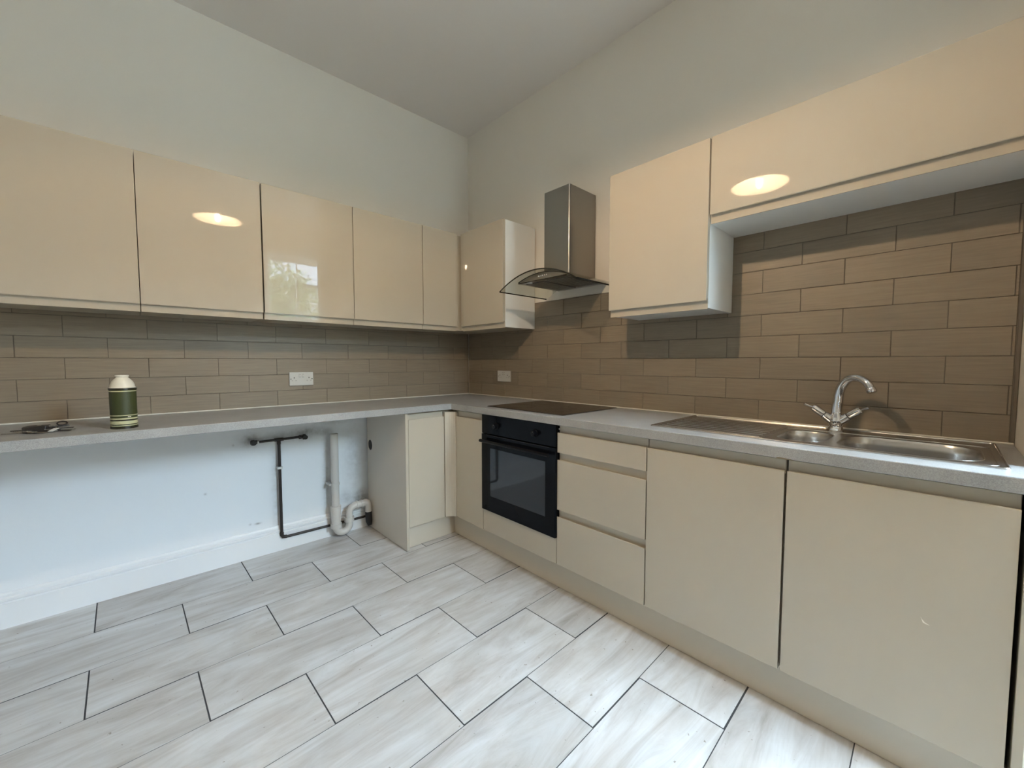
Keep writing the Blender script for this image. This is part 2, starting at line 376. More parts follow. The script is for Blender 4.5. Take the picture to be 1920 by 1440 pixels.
# wall nib that closes the run of units
struct(mk('wall_nib', bmbox((-0.43, PL+0.002, YN-0.12, YN, 0, HC)), 'wall_paint'))

# ------------------------------------------------------------------ cupboards
T = 0.022
def jprofile(z0, z1, lip):
    if lip is None: return [(0, z0), (0, z1), (0.020, z1), (0.020, z0)]
    P = [(0, z0), (0, z1-0.0375), (0.0012, z1-0.0345), (0.0038, z1-0.0335), (0.0062, z1-0.036), (0.0075, z1-0.041), (0.0102, z1-0.0458), (0.0138, z1-0.047),
         (0.0168, z1-0.043), (0.0178, z1-0.034), (0.0178, z1), (T, z1), (T, z0)]
    if lip == 'bottom': P = [(d, z0+z1-z) for d, z in P]
    return P
def front(name, face, a0, a1, fpos, z0, z1, lip, parent, gap=0.0015, m='cream_gloss', lean=0.0):
    """face 'y': front looks to -y, runs along x; face 'x': front looks to -x, runs along y"""
    a0, a1 = min(a0, a1)+gap, max(a0, a1)-gap
    bm = bmesh.new()
    fn = (lambda p, a: (a, fpos+p[0], p[1])) if face == 'y' else (lambda p, a: (fpos+p[0], a, p[1]))
    prism(bm, jprofile(z0, z1, lip), fn, a0, a1)
    return mk(name, bm, m, parent, bevel=0.0011, seg=2)
ZB, ZTOP, DF = 1.4212, 2.1428, 0.310
def wall_unit_left(x0, x1, label):
    t = thing('wall_cabinet', ((x0+x1)/2, 0.0, ZB), label, 'cabinet', 'cream wall cupboards')
    mk('body', bmbox((x0+0.001, x1-0.001, -DF+T+0.002, -0.001, ZB+0.006, ZTOP-0.002)), 'cream_panel', t, bevel=0.001)
    front('door', 'y', x0, x1, -DF, ZB, ZTOP, 'bottom', t)
    return t
wall_unit_left(-2.706, -2.106, 'cream gloss wall cupboard above the bunch of keys, cut off by the left edge')
wall_unit_left(-2.106, -1.6135, 'cream gloss wall cupboard whose door mirrors the lit pendant lamp, second from the left')
wall_unit_left(-1.6095, -1.1195, 'cream gloss wall cupboard whose door mirrors the window, third from the left')
wall_unit_left(-1.1195, -0.631, 'plain cream gloss wall cupboard between the window-mirroring one and the narrow corner door')
# corner unit, two doors meeting in the angle
t = thing('wall_cabinet', (-0.2, -0.2, ZB), 'cream L-shaped corner wall cupboard with two narrow doors and a white side panel', 'cabinet', 'cream wall cupboards')
bm = bmesh.new(); b0 = -DF+T+0.002
prism(bm, [(-0.630, -0.001), (-0.630, b0), (b0, b0), (b0, -0.777), (-0.001, -0.777), (-0.001, -0.001)], XY, ZB+0.006, ZTOP-0.002)
mk('body', bm, 'cream_panel', t, bevel=0.001)
front('door', 'y', -0.630, -0.3365, -DF, ZB, ZTOP, 'bottom', t)
front('door', 'x', -0.795, -0.3165, -DF, ZB, ZTOP, 'bottom', t)
sp_ = mk('side_panel', bmbox((b0-0.001, -0.001, -0.795, -0.777, ZB+0.004, ZTOP-0.001)), 'white_carcass', t, bevel=0.001); sp_['label'] = 'white side panel'
# right-hand single cupboard beside the hood
t = thing('wall_cabinet', (0, -1.872, ZB), 'cream wall cupboard with a white side, between the extractor hood and the lift-up cupboard', 'cabinet', 'cream wall cupboards')
mk('body', bmbox((b0, -0.001, -2.103, -1.626, ZB+0.006, ZTOP-0.002)), 'white_carcass', t, bevel=0.001)
front('door', 'x', -2.1212, -1.6236, -DF, ZB, ZTOP, 'bottom', t)
mk('side_panel', bmbox((b0-0.001, -0.001, -2.1205, -2.103, ZB+0.004, ZTOP-0.001)), 'white_carcass', t, bevel=0.001)['label'] = 'white side panel'
# long low lift-up cupboard above the sink
ZL = 1.784
t = thing('wall_cabinet', (0, -2.565, ZL), 'long low cream lift-up cupboard mirroring the lamp, high above the sink', 'cabinet', 'cream wall cupboards')
mk('body', bmbox((b0, -0.001, -3.008, -2.1225, ZL+0.002, ZTOP-0.002)), 'white_carcass', t, bevel=0.001)
front('lift_up_door', 'x', -3.008, -2.1250, -DF, ZL, ZTOP, 'bottom', t)

# base units -------------------------------------------------------
FB, ZB0, ZB1 = 0.586, 0.1472, 0.8685
def open_carcass(x0, x1, y0, y1, p=0.016):
    return bmbox((x0, x1, y0, y0+p, ZB0, ZB1), (x0, x1, y1-p, y1, ZB0, ZB1), (x0, x1, y0+p, y1-p, ZB0, ZB0+p), (x1-p, x1, y0+p, y1-p, ZB0+p, ZB1), (x0, x0+0.012, y0+p, y1-p, ZB1-0.06, ZB1))
bx0 = -FB+T+0.003
# corner base unit
t = thing('base_cabinet', (-0.45, -0.45, 0), 'cream corner base cupboard with two narrow doors either side of a round post', 'cabinet', 'cream base cupboards')
bm = bmesh.new(); prism(bm, [(-0.913, -0.03), (-0.913, bx0), (bx0, bx0), (bx0, -0.914), (-0.03, -0.914), (-0.03, -0.03)], XY, ZB0+0.002, ZB1-0.002)
mk('body', bm, 'cream_panel', t)
front('door', 'y', -0.9125, -0.648, -FB, ZB0, ZB1-0.006, 'top', t)
front('door', 'x', -0.9155, -0.632, -FB, ZB0, ZB1-0.006, 'top', t)
bm = bmesh.new(); c = (-0.607, -0.607)
lp = [(-0.646, -0.566), (-0.646, -0.588)] + [(-0.628+0.022*math.cos(math.radians(a)), -0.628+0.022*math.sin(math.radians(a)))[0:2] for a in (100, 130)] 
lp = [(-0.646, -0.564), (-0.646, -0.590), (-0.634, -0.592), (-0.620, -0.598), (-0.608, -0.606), (-0.598, -0.618), (-0.592, -0.630), (-0.588, -0.6305), (-0.564, -0.6305), (-0.564, -0.564)]
prism(bm, lp, XY, ZB0, ZB1-0.012); mk('corner_post', bm, 'cream_gloss', t, bevel=0.002)
# end panel with pipe hole
bm = bmesh.new(); hole = [(-0.071+0.034*math.cos(2*math.pi*i/24), 0.600+0.037*math.sin(2*math.pi*i/24)) for i in range(24)]
plate(bm, [(-0.024, 0.003), (-0.586, 0.003), (-0.586, 0.8695), (-0.024, 0.8695)], [hole], YZ, -0.932, -0.914)
e = mk('end_panel', bm, 'end_panel_board'); tag(e, 'tall beige end panel with a round hole, standing beside the waste pipe', 'panel')
mk('front_edging', bmbox((-0.9325, -0.9135, -0.5875, -0.5855, 0.003, 0.8695)), 'cream_gloss', e, bevel=0.0006)
bm = bmesh.new(); lp = [(-0.071+0.0345*math.cos(2*math.pi*i/24), 0.600+0.0375*math.sin(2*math.pi*i/24)) for i in range(24)]
prism(bm, lp, YZ, -0.9290, -0.9280); mk('hole_shade_disc', bm, 'hole_shade', e)  # dark disc just inside the hole, shade of the interior put into its colour
# oven housing
t = thing('oven_housing', (-0.3, -1.2145, 0), 'cream cupboard housing around the built-in oven with a low blank panel', 'cabinet', 'cream base cupboards')
mk('body', bmbox((bx0, -0.03, -0.934, -0.918, ZB0, ZB1), (bx0, -0.03, -1.512, -1.496, ZB0, ZB1), (bx0, -0.03, -1.496, -0.934, ZB0, ZB0+0.016), (-0.046, -0.03, -1.496, -0.934, ZB0+0.016, ZB1)), 'white_carcass', t)
front('lower_panel', 'x', -1.5125, -0.9168, -FB, ZB0, 0.2825, None, t)
# drawer unit
t = thing('drawer_unit', (-0.3, -1.758, 0), 'cream three-drawer base unit between the oven and the sink cupboards', 'drawers', 'cream base cupboards')
mk('body', open_carcass(bx0, -0.03, -2.002, -1.514), 'cream_panel', t)
for z0, z1 in ((0.7295, ZB1-0.003), (0.4345, 0.7265), (ZB0, 0.4315)): front('drawer_front', 'x', -2.0025, -1.5130, -FB, z0, z1, 'top', t)
# sink cupboards
for y0, y1, lb in ((-2.4955, -2.0035, 'cream base cupboard under the sink drainer, next to the drawers'), (-2.985, -2.4985, 'cream base cupboard under the sink bowls with a small pale scuff, nearest the right edge')):
    t = thing('base_cabinet', (-0.3, (y0+y1)/2, 0), lb, 'cabinet', 'cream base cupboards')
    mk('body', open_carcass(bx0, -0.03, y0+0.001, y1-0.001), 'cream_panel', t)
    dd = front('door', 'x', y0, y1, -FB, ZB0, ZB1-0.004, 'top', t, gap=0.0022)
    if y0 < -2.9:
        bm = bmesh.new(); prism(bm, [(-2.823, 0.489), (-2.826, 0.483), (-2.832, 0.476), (-2.841, 0.472), (-2.836, 0.472), (-2.828, 0.474)], YZ, -FB-0.0004, -FB+0.0005); mk('scuff', bm, 'pale_scuff', dd)
# end panel closing the run against the wall nib
f_ = mk('end_panel', bmbox((-0.588, -0.03, YN+0.001, -2.9925, 0.003, ZB1)), 'cream_panel', bevel=0.001); tag(f_, 'narrow cream end panel beside the last sink cupboard, at the right edge', 'panel')
# plinths
p1 = mk('plinth', bmbox((-0.5454, -0.529, YN+0.001, -0.5505, 0.002, 0.1465)), 'plinth_board', bevel=0.001); tag(p1, 'long beige plinth board under the oven, drawers and sink cupboards', 'plinth', 'beige plinth boards')
p2 = mk('plinth', bmbox((-0.9135, -0.529, -0.5500, -0.534, 0.002, 0.1465)), 'plinth_board', bevel=0.001); tag(p2, 'short beige plinth board beside the tall end panel', 'plinth', 'beige plinth boards')

# worktop: one L-shaped slab with sink and hob openings
SX0, SX1, SY0, SY1 = -0.5125, -0.0405, -2.969, -1.9747
HX0, HX1, HY0, HY1 = -0.540, -0.036, -1.510, -0.905
bm = bmesh.new()
plate(bm, [(XE, -0.0035), (XE, -WF), (-WF, -WF), (-WF, YN+0.001), (-0.0035, YN+0.001), (-0.0035, -0.0035)],
      [rrect(SX0+0.02, SX1-0.02, SY0+0.015, SY0+0.59, 0.03), rrect(HX0+0.02, HX1-0.02, HY0+0.02, HY1-0.02, 0.01)], XY, ZT-0.040, ZT)
wt = mk('worktop', bm, 'worktop_laminate', bevel=0.003); tag(wt, 'grey speckled L-shaped worktop running round the corner under the tiles', 'worktop')
for bxs in ((XE+0.001, -0.004, -0.0075, -0.0005, ZT, ZT+0.0065), (-0.0075, -0.0005, YN+0.002, -0.004, ZT, ZT+0.0065)):
    mk('sealant_bead', bmbox(bxs), 'sealant', wt, bevel=0.0025)['label'] = 'white silicone bead'
bm = bmesh.new(); prism(bm, [(-2.470, ZT-0.0405), (-2.474, ZT-0.0368), (-2.484, ZT-0.0355), (-2.496, ZT-0.0362), (-2.505, ZT-0.038), (-2.513, ZT-0.0375), (-2.522, ZT-0.0405)], YZ, -WF-0.0006, -WF+0.004)
mk('edge_chip', bm, 'chipped_board', wt)['label'] = 'chip showing brown board'

# hob
t = thing('hob', (-0.29, -1.2075, ZT), 'black glass hob set flush in the worktop above the oven', 'hob')
bm = bmesh.new(); prism(bm, rrect(HX0, HX1, HY0, HY1, 0.006), XY, ZT+0.0005, ZT+0.0055); mk('glass_top', bm, 'hob_glass', t, bevel=0.0012)
bm = bmesh.new(); plate(bm, rrect(HX0-0.003, HX1+0.003, HY0-0.003, HY1+0.003, 0.007), [rrect(HX0+0.0005, HX1-0.0005, HY0+0.0005, HY1-0.0005, 0.006)], XY, ZT+0.0003, ZT+0.0035); mk('trim', bm, 'steel', t)
for cx, cy, r in ((-0.40, -1.06, 0.09), (-0.17, -1.06, 0.075), (-0.40, -1.36, 0.075), (-0.17, -1.36, 0.09)):
    bm = bmesh.new(); lp = [(cx+r*math.cos(2*math.pi*i/40), cy+r*math.sin(2*math.pi*i/40)) for i in range(40)]; li = [(cx+(r-0.002)*math.cos(2*math.pi*i/40), cy+(r-0.002)*math.sin(2*math.pi*i/40)) for i in range(40)]
    plate(bm, lp, [li], XY, ZT+0.0050, ZT+0.00565); mk('zone_ring', bm, 'oven_black', t)

# ------------------------------------------------------------------ oven
t = thing('oven', (-0.3, -1.2145, 0.284), 'black built-in electric oven with a dark glass window and bar handle', 'oven')
OY0, OY1 = -1.5115, -0.9180
mk('body', bmbox((-0.560, -0.06, -1.494, -0.936, 0.300, 0.855)), 'oven_black', t)
mk('control_panel', bmbox((-0.596, -0.560, OY0, OY1, 0.756, 0.8695)), 'black_glass', t, bevel=0.002)
bm = bmesh.new(); plate(bm, [(OY0, 0.2845), (OY1, 0.2845), (OY1, 0.752), (OY0, 0.752)], [rrect(-1.442, -0.998, 0.380, 0.672, 0.004)], YZ, -0.598, -0.562)
od = mk('door', bm, 'black_glass', t, bevel=0.0015)
mk('window', bmbox((-0.5972, -0.585, -1.442, -0.998, 0.380, 0.672)), 'oven_window_glass', od)
bm = bmesh.new(); tube(bm, [(-0.628, -1.490, 0.716), (-0.628, -0.940, 0.716)], 0.010, 12)
for y in (-1.46, -0.97): tube(bm, [(-0.628, y, 0.716), (-0.597, y, 0.716)], 0.007, 10)
mk('handle', bm, 'oven_black', t, smooth=True)
for y in (-1.373, -1.058):
    bm = bmesh.new(); tube(bm, [(-0.596, y, 0.812), (-0.603, y, 0.812), (-0.604, y, 0.812), (-0.622, y, 0.812), (-0.623, y, 0.812)], [0.020, 0.020, 0.0165, 0.0155, 0.013], 24); k = mk('knob', bm, 'oven_black', t, smooth=True)
    mk('knob_mark', bmbox((-0.6236, -0.6228, y-0.0008, y+0.0008, 0.816, 0.824)), 'grey_mark', k)
mk('fixing_screw', bmbox((-0.5852, -0.5835, -1.5285, -1.5225, 0.848, 0.854)), 'white_plastic', t)
mk('vent_slot', bmbox((-0.5985, -0.5975, -1.47, -0.96, 0.7475, 0.7505)), 'dark_slot', od)

# ------------------------------------------------------------------ sink
t = thing('sink', (-0.28, -2.47, ZT), 'stainless steel one-and-a-half bowl sink with a ribbed drainer', 'sink')
ZS = ZT+0.003
hb = rrect(-0.463, -0.185, -2.571, -2.420, 0.072, 8)      # half bowl
mb = rrect(-0.475, -0.175, -2.930, -2.598, 0.085, 8)     # main bowl
bm = bmesh.new(); plate(bm, rrect(SX0, SX1, SY0, SY1, 0.012), [hb, mb], XY, ZT+0.0004, ZS); mk('deck', bm, 'sink_steel', t)
bm = bmesh.new(); lp = rrect(SX0+0.003, SX1-0.003, SY0+0.003, SY1-0.003, 0.012); pts = [(x, y, ZS) for x, y in lp]; tube(bm, pts+pts[:1], 0.0028, 8, cap=False); mk('rolled_rim', bm, 'sink_steel', t, smooth=True)
def bowl(loop, depth, name):
    cx = sum(p[0] for p in loop)/len(loop); cy = sum(p[1] for p in loop)/len(loop); bm = bmesh.new(); rings = []
    for s, z in ((1.0, 0.0), (0.985, -0.004), (0.965, -0.012), (0.955, -0.03), (0.94, -depth*0.6), (0.92, -depth*0.86), (0.87, -depth*0.96), (0.78, -depth), (0.2, -depth-0.002)):
        rings.append([bm.verts.new((cx+(x-cx)*s, cy+(y-cy)*s, ZS+z)) for x, y in loop])
    n = len(loop)
    for a, b in zip(rings, rings[1:]):
        for k in range(n): bm.faces.new((a[k], a[(k+1) % n], b[(k+1) % n], b[k]))
    bm.faces.new(rings[-1])
    o = mk(name, bm, 'sink_steel', t, smooth=True)
    sd = o.modifiers.new('thick', 'SOLIDIFY'); sd.thickness = 0.001; sd.offset = -1
    bm = bmesh.new(); lathe(bm, [(0.0, -depth-0.001), (0.038, -depth-0.0005), (0.040, -depth+0.002), (0.036, -depth+0.003), (0.030, -depth), (0.0, -depth)], (cx, cy, ZS), 28); mk('drain', bm, 'chrome', o, smooth=True)
    return o
bowl(hb, 0.085, 'half_bowl'); bowl(mb, 0.150, 'main_bowl')
for i in range(9):
    x = -0.462 + i*0.0445; y0 = -2.385 if x < -0.1 else -2.42
    bm = bmesh.new(); pr_ = [(-0.009, 0.0), (-0.006, 0.0022), (0, 0.0034), (0.006, 0.0022), (0.009, 0.0)]
    prism(bm, pr_, lambda p, a: (x+p[0], a, ZS-0.0003+p[1]), y0, -2.010); mk('drainer_rib', bm, 'sink_steel', t, smooth=True)
for bxs in ((-0.490, -0.486, -2.40, -1.995, ZS, ZS+0.002), (-0.072, -0.068, -2.52, -1.995, ZS, ZS+0.002), (-0.490, -0.068, -1.998, -1.994, ZS, ZS+0.002)):
    mk('drainer_edge', bmbox(bxs), 'sink_steel', t, bevel=0.0009)
bm = bmesh.new(); plate(bm, rrect(-0.497, -0.150, -2.952, -2.398, 0.03), [rrect(-0.494, -0.153, -2.949, -2.401, 0.028)], XY, ZS-0.0004, ZS+0.0018); mk('bowl_surround', bm, 'sink_steel', t)

# ------------------------------------------------------------------ tap
TX, TY = -0.098, -2.553
t = thing('tap', (TX, TY, ZS), 'chrome swan-neck mixer tap with two angled lever handles behind the sink', 'tap')
bm = bmesh.new(); lathe(bm, [(0.0, 0.0), (0.027, 0.0), (0.0275, 0.004), (0.024, 0.008), (0.021, 0.016), (0.0235, 0.028), (0.0255, 0.042), (0.0225, 0.056), (0.018, 0.066), (0.0165, 0.074), (0.0175, 0.078), (0.0165, 0.084), (0.0, 0.084)], (TX, TY, ZS), 36)
mk('body', bm, 'chrome', t, smooth=True)
dv = Vector((-0.55, -0.84, 0)).normalized(); up = Vector((0, 0, 1)); b0_ = Vector((TX, TY, ZS+0.075))
REACH, RISE = 0.125, 0.148
pts = []; rad = []
for i in range(29):
    s = i/28
    if s < 0.28: q = b0_ + up*(s/0.28)*0.045 + dv*0.004*(s/0.28)**2; 
    else:
        a = (s-0.28)/0.72*math.radians(158); rx, rz = REACH*0.5, RISE-0.045-0.008
        q = b0_ + up*0.045 + dv*(0.004+rx*(1-math.cos(a))) + up*(rz*math.sin(a) if a < math.pi/2 else rz*(1-0.62*(1-math.sin(a))))
    pts.append(q); rad.append(0.0180 - 0.0050*s)
bm = bmesh.new(); tube(bm, pts, rad, 18); mk('spout', bm, 'chrome', t, smooth=True)
e0 = pts[-1]; ed = (pts[-1]-pts[-2]).normalized(); bm = bmesh.new(); tube(bm, [e0-ed*0.002, e0+ed*0.001, e0+ed*0.014, e0+ed*0.018], [0.0130, 0.0152, 0.0155, 0.013], 18); mk('nozzle', bm, 'chrome', t, smooth=True)
for sgn in (1, -1):
    hd = (Vector((-0.15, sgn*0.80, 0.66))).normalized(); o_ = Vector((TX, TY, ZS+0.030))
    bm = bmesh.new(); tube(bm, [o_+hd*0.008, o_+hd*0.03, o_+hd*0.050], [0.016, 0.0165, 0.0155], 20); arm = mk('valve_arm', bm, 'chrome', t, smooth=True)
    bm = bmesh.new(); tube(bm, [o_+hd*0.052, o_+hd*0.056, o_+hd*0.095, o_+hd*0.099], [0.0125, 0.0145, 0.0155, 0.012], 20); hn = mk('handle', bm, 'chrome', t, smooth=True)
    ld = (hd*0.8 + Vector((-0.45, sgn*0.25, -0.05))).normalized(); s0 = o_+hd*0.090
    bm = bmesh.new(); tube(bm, [s0, s0+ld*0.02, s0+ld*0.042], [0.0045, 0.0042, 0.0055], 10); mk('lever', bm, 'chrome', hn, smooth=True)
    bm = bmesh.new(); tube(bm, [o_+hd*0.0495, o_+hd*0.0525], 0.0128, 20); mk('handle_gap', bm, 'dark_slot', hn)

# ------------------------------------------------------------------ cooker hood
t = thing('cooker_hood', (0, -1.213, 1.63), 'stainless steel chimney extractor hood with a curved glass canopy above the hob', 'extractor hood')
yc, hw, zb_, sag = -1.212, 0.303, 1.627, 0.090
def archz(y): return zb_ + sag*(1-((y-yc)/hw)**2)
bm = bmesh.new(); CR = 0.010
lp = [(-0.001, -1.315), (-0.001, -1.113)] + [(-0.256+CR-CR*math.sin(math.radians(a)), -1.113-CR+CR*math.cos(math.radians(a))) for a in range(0, 91, 15)] + [(-0.256+CR-CR*math.cos(math.radians(a)), -1.315+CR-CR*math.sin(math.radians(a))) for a in range(0, 91, 15)]
prism(bm, lp, XY, 1.712, 2.222); mk('chimney', bm, 'steel', t, smooth=True)
mk('chimney_base', bmbox((-0.262, -0.001, -1.320, -1.108, 1.700, 1.7125)), 'steel', t, bevel=0.003)
YS = [yc-hw+2*hw*i/28 for i in range(29)]
lp = [(y, archz(y)+0.003) for y in YS] + [(y, archz(y)-0.003) for y in YS[::-1]]
bm = bmesh.new(); prism(bm, lp, YZ, -0.440, -0.003)
mk('glass_canopy', bm, 'hood_glass', t)['label'] = 'clear curved glass canopy'
bm = bmesh.new(); prism(bm, [(y, archz(y)+0.0034) for y in YS] + [(y, archz(y)-0.0034) for y in YS[::-1]], YZ, -0.4425, -0.4400)
for y in (YS[0], YS[-1]): box(bm, -0.440, -0.003, y-0.0016, y+0.0016, archz(y)-0.0034, archz(y)+0.0034)
mk('glass_edge', bm, 'glass_edge', t)['label'] = 'dark glass edge'
y0, y1 = -1.400, -1.022; zb2 = 1.668
bm = bmesh.new(); YB = [y0+(y1-y0)*i/20 for i in range(21)]
prism(bm, [(y, archz(y)-0.0045) for y in YB] + [(y1, zb2), (y0, zb2)], YZ, -0.385, -0.002); mk('motor_body', bm, 'steel', t)
bm = bmesh.new(); prism(bm, [(y, archz(y)-0.0045) for y in YB] + [(y, archz(y)-0.0085) for y in YB[::-1]], YZ, -0.387, -0.3845); box(bm, -0.387, -0.380, y0, y1, zb2-0.0015, zb2+0.003); mk('front_outline', bm, 'glass_edge', t)
for ya, yb in ((-1.375, -1.222), (-1.202, -1.049)):
    f_ = mk('grease_filter', bmbox((-0.345, -0.045, ya, yb, zb2-0.003, zb2+0.001)), 'filter_metal', t, bevel=0.001)
    for i in range(12): mk('filter_rib', bmbox((-0.335+i*0.0245, -0.328+i*0.0245, ya+0.008, yb-0.008, zb2-0.0045, zb2-0.0028)), 'steel', f_)
bm = bmesh.new(); lathe(bm, [(0, 0), (0.018, 0), (0.020, 0.004), (0.0, 0.004)], (-0.365, -1.10, zb2-0.003), 20); mk('light_lens', bm, 'white_plastic', t, smooth=True)
for i in range(5):
    y = -1.195-0.0155*i; bm = bmesh.new(); tube(bm, [(-0.384, y, 1.690), (-0.389, y, 1.690), (-0.3905, y, 1.690)], [0.0045, 0.0045, 0.0035], 12); mk('button', bm, 'chrome', t, smooth=True)

# ------------------------------------------------------------------ sockets
def socket(face, c, label, wdt=0.146):
    t = thing('double_socket', c, label, 'socket', 'white double sockets')
    def bx(a0, a1, z0, z1, d0, d1):
        return (c[0]+a0, c[0]+a1, c[1]-d1, c[1]-d0, c[2]+z0, c[2]+z1) if face == 'y' else (c[0]-d1, c[0]-d0, c[1]-a1, c[1]-a0, c[2]+z0, c[2]+z1)
    h = wdt/2
    pt = mk('plate', bmbox(bx(-h, h, -0.043, 0.043, -0.001, 0.0105)), 'white_plastic', t, bevel=0.0025)
    for s in (-1, 1):
        cx = s*0.044
        mk('earth_slot', bmbox(bx(cx-0.0022, cx+0.0022, 0.003, 0.012, 0.0100, 0.0108)), 'dark_slot', t)
        for dx in (-0.011, 0.011): mk('pin_slot', bmbox(bx(cx+dx-0.0035, cx+dx+0.0035, -0.0125, -0.0085, 0.0100, 0.0108)), 'grey_mark', t)
        mk('fixing_screw', bmbox(bx(s*0.0625-0.0028, s*0.0625+0.0028, 0.0-0.003, 0.003, 0.0100, 0.0108)), 'dark_slot', t)
        sw = mk('switch_rocker', bmbox(bx(s*0.0095-0.0065, s*0.0095+0.0065, 0.009, 0.033, 0.0100, 0.0135)), 'white_plastic', t, bevel=0.001)
        mk('rocker_mark', bmbox(bx(s*0.0095-0.004, s*0.0095+0.004, 0.011, 0.0135, 0.0133, 0.0138)), 'grey_mark', sw)
        mk('rocker_mark', bmbox(bx(s*0.0095-0.004, s*0.0095+0.004, 0.0275, 0.030, 0.0133, 0.0138)), 'grey_mark', sw)
socket('y', (-1.351, 0.0, 1.080), 'white double socket on the left tiled wall above the long worktop', 0.142)
socket('x', (0.0, -0.4675, 1.076), 'white double socket in the shaded corner behind the hob', 0.150)

# ------------------------------------------------------------------ vacuum flask
FX, FY = -2.178, -0.470
t = thing('vacuum_flask', (FX, FY, ZT), 'olive green vacuum flask with cream stripes and a white cup lid', 'flask')
r = 0.0425
def ring(name, prof, m): 
    bm = bmesh.new(); lathe(bm, prof, (FX, FY, ZT), 56); return mk(name, bm, m, t, smooth=True)
ring('base_ring', [(0, 0.0), (r+0.001, 0.0), (r+0.0015, 0.004), (r+0.001, 0.008), (0, 0.008)], 'flask_dark')
ring('body', [(0, 0.007), (r, 0.007), (r, 0.162), (r-0.001, 0.164), (0, 0.164)], 'flask_green')
for z0, z1 in ((0.011, 0.0145), (0.0185, 0.032), (0.0385, 0.0445), (0.0535, 0.0570), (0.1545, 0.1585)):
    ring('stripe', [(r-0.002, z0), (r+0.0004, z0), (r+0.0004, z1), (r-0.002, z1)], 'flask_cream')
for z0, z1 in ((0.0145, 0.0168), (0.0325, 0.0382)): ring('dark_stripe', [(r-0.002, z0), (r+0.0003, z0), (r+0.0003, z1), (r-0.002, z1)], 'flask_dark')
ring('collar', [(0, 0.163), (r+0.0025, 0.163), (r+0.003, 0.166), (r+0.001, 0.170), (0, 0.170)], 'flask_dark')
ring('cup_lid', [(0, 0.169), (r+0.0005, 0.169), (r-0.001, 0.172), (r-0.003, 0.175), (r-0.0038, 0.182), (r-0.0062, 0.190), (r-0.0100, 0.198), (r-0.0155, 0.205), (r-0.0205, 0.2095), (0.0195, 0.2125), (0.0195, 0.2155), (0.0218, 0.2175), (0.0222, 0.2205), (0.0215, 0.2235), (0.018, 0.2235), (0.017, 0.220), (0, 0.219)], 'flask_cap')
for i, (da, w, h) in enumerate(((0.00, 0.05, 0.0035), (0.065, 0.04, 0.0028), (0.115, 0.04, 0.0028), (0.165, 0.03, 0.0035), (0.205, 0.045, 0.0026))):
    a = math.radians(-72)+da; bm = bmesh.new(); zc = 0.0495
    v = [bm.verts.new((FX+(r+0.0006)*math.cos(a+s*w/2), FY+(r+0.0006)*math.sin(a+s*w/2), ZT+zc+q*h/2)) for s, q in ((-1, -1), (1, -1), (1, 1), (-1, 1))]; bm.faces.new(v); mk('printed_mark', bm, 'flask_cap', t)

# ------------------------------------------------------------------ bunch of keys
KX, KY, KZ = -2.42, -0.40, ZT+0.0005
t = thing('key_bunch', (KX, KY, KZ), 'bunch of dark and silver keys with a white tag lying on the worktop', 'keys')
def obox(name, c, ang, L_, W_, z0, z1, m, parent=t, tilt=0.0, bevel=0.0008):
    bm = bmesh.new(); box(bm, -L_/2, L_/2, -W_/2, W_/2, z0, z1)
    bmesh.ops.rotate(bm, verts=bm.verts[:], cent=(0, 0, 0), matrix=Matrix.Rotation(tilt, 3, 'Y')); bmesh.ops.rotate(bm, verts=bm.verts[:], cent=(0, 0, 0), matrix=Matrix.Rotation(math.radians(ang), 3, 'Z'))
    bmesh.ops.translate(bm, verts=bm.verts[:], vec=(c[0], c[1], KZ)); return mk(name, bm, m, parent, bevel=bevel)
def key(tip, head, ang, m, hm, z=0.0):
    """blade from head to tip with a bow at the head"""
    d = (Vector(tip)-Vector(head)); L_ = d.length; a = math.degrees(math.atan2(d.y, d.x)); mid = (Vector(tip)+Vector(head))/2
    b = obox('key_blade', (mid.x, mid.y), a, L_, 0.0075, z, z+0.0025, m)
    for i in range(4):
        q = Vector(tip)-d.normalized()*(0.006+i*0.006); n_ = Vector((-d.y, d.x)).normalized()*0.0045; obox('key_tooth', (q.x+n_.x, q.y+n_.y), a, 0.003, 0.003+0.001*(i % 2), z, z+0.0023, m, b, bevel=0.0)
    bm = bmesh.new(); hc = Vector(head)-d.normalized()*0.010; lp = [(hc.x+0.0125*math.cos(2*math.pi*i/20), hc.y+0.0115*math.sin(2*math.pi*i/20)) for i in range(20)]; li = [(hc.x+0.004*math.cos(2*math.pi*i/12), hc.y+0.004*math.sin(2*math.pi*i/12)) for i in range(12)]
    plate(bm, lp, [li], XY, KZ+z-0.0003, KZ+z+0.003); mk('key_head', bm, hm, t, bevel=0.0006)
key((-2.520, -0.385), (-2.462, -0.392), 0, 'key_metal', 'key_dark', 0.001)
key((-2.505, -0.330), (-2.452, -0.350), 0, 'key_dark', 'key_dark', 0.004)
obox('key_fob', (-2.432, -0.375), -8, 0.066, 0.055, 0.0, 0.024, 'key_dark', bevel=0.004)
obox('fob_button', (-2.425, -0.380), -8, 0.012, 0.012, 0.0236, 0.0252, 'key_metal')
key((-2.405, -0.455), (-2.432, -0.425), 0, 'key_brass', 'key_brass', 0.003)
key((-2.425, -0.452), (-2.447, -0.418), 0, 'key_metal', 'key_metal', 0.006)
obox('name_tag', (-2.381, -0.428), 62, 0.034, 0.016, 0.008, 0.0105, 'tag_white', tilt=-0.25)
obox('leather_strap', (-2.388, -0.355), 24, 0.085, 0.020, 0.010, 0.016, 'key_dark', bevel=0.002)
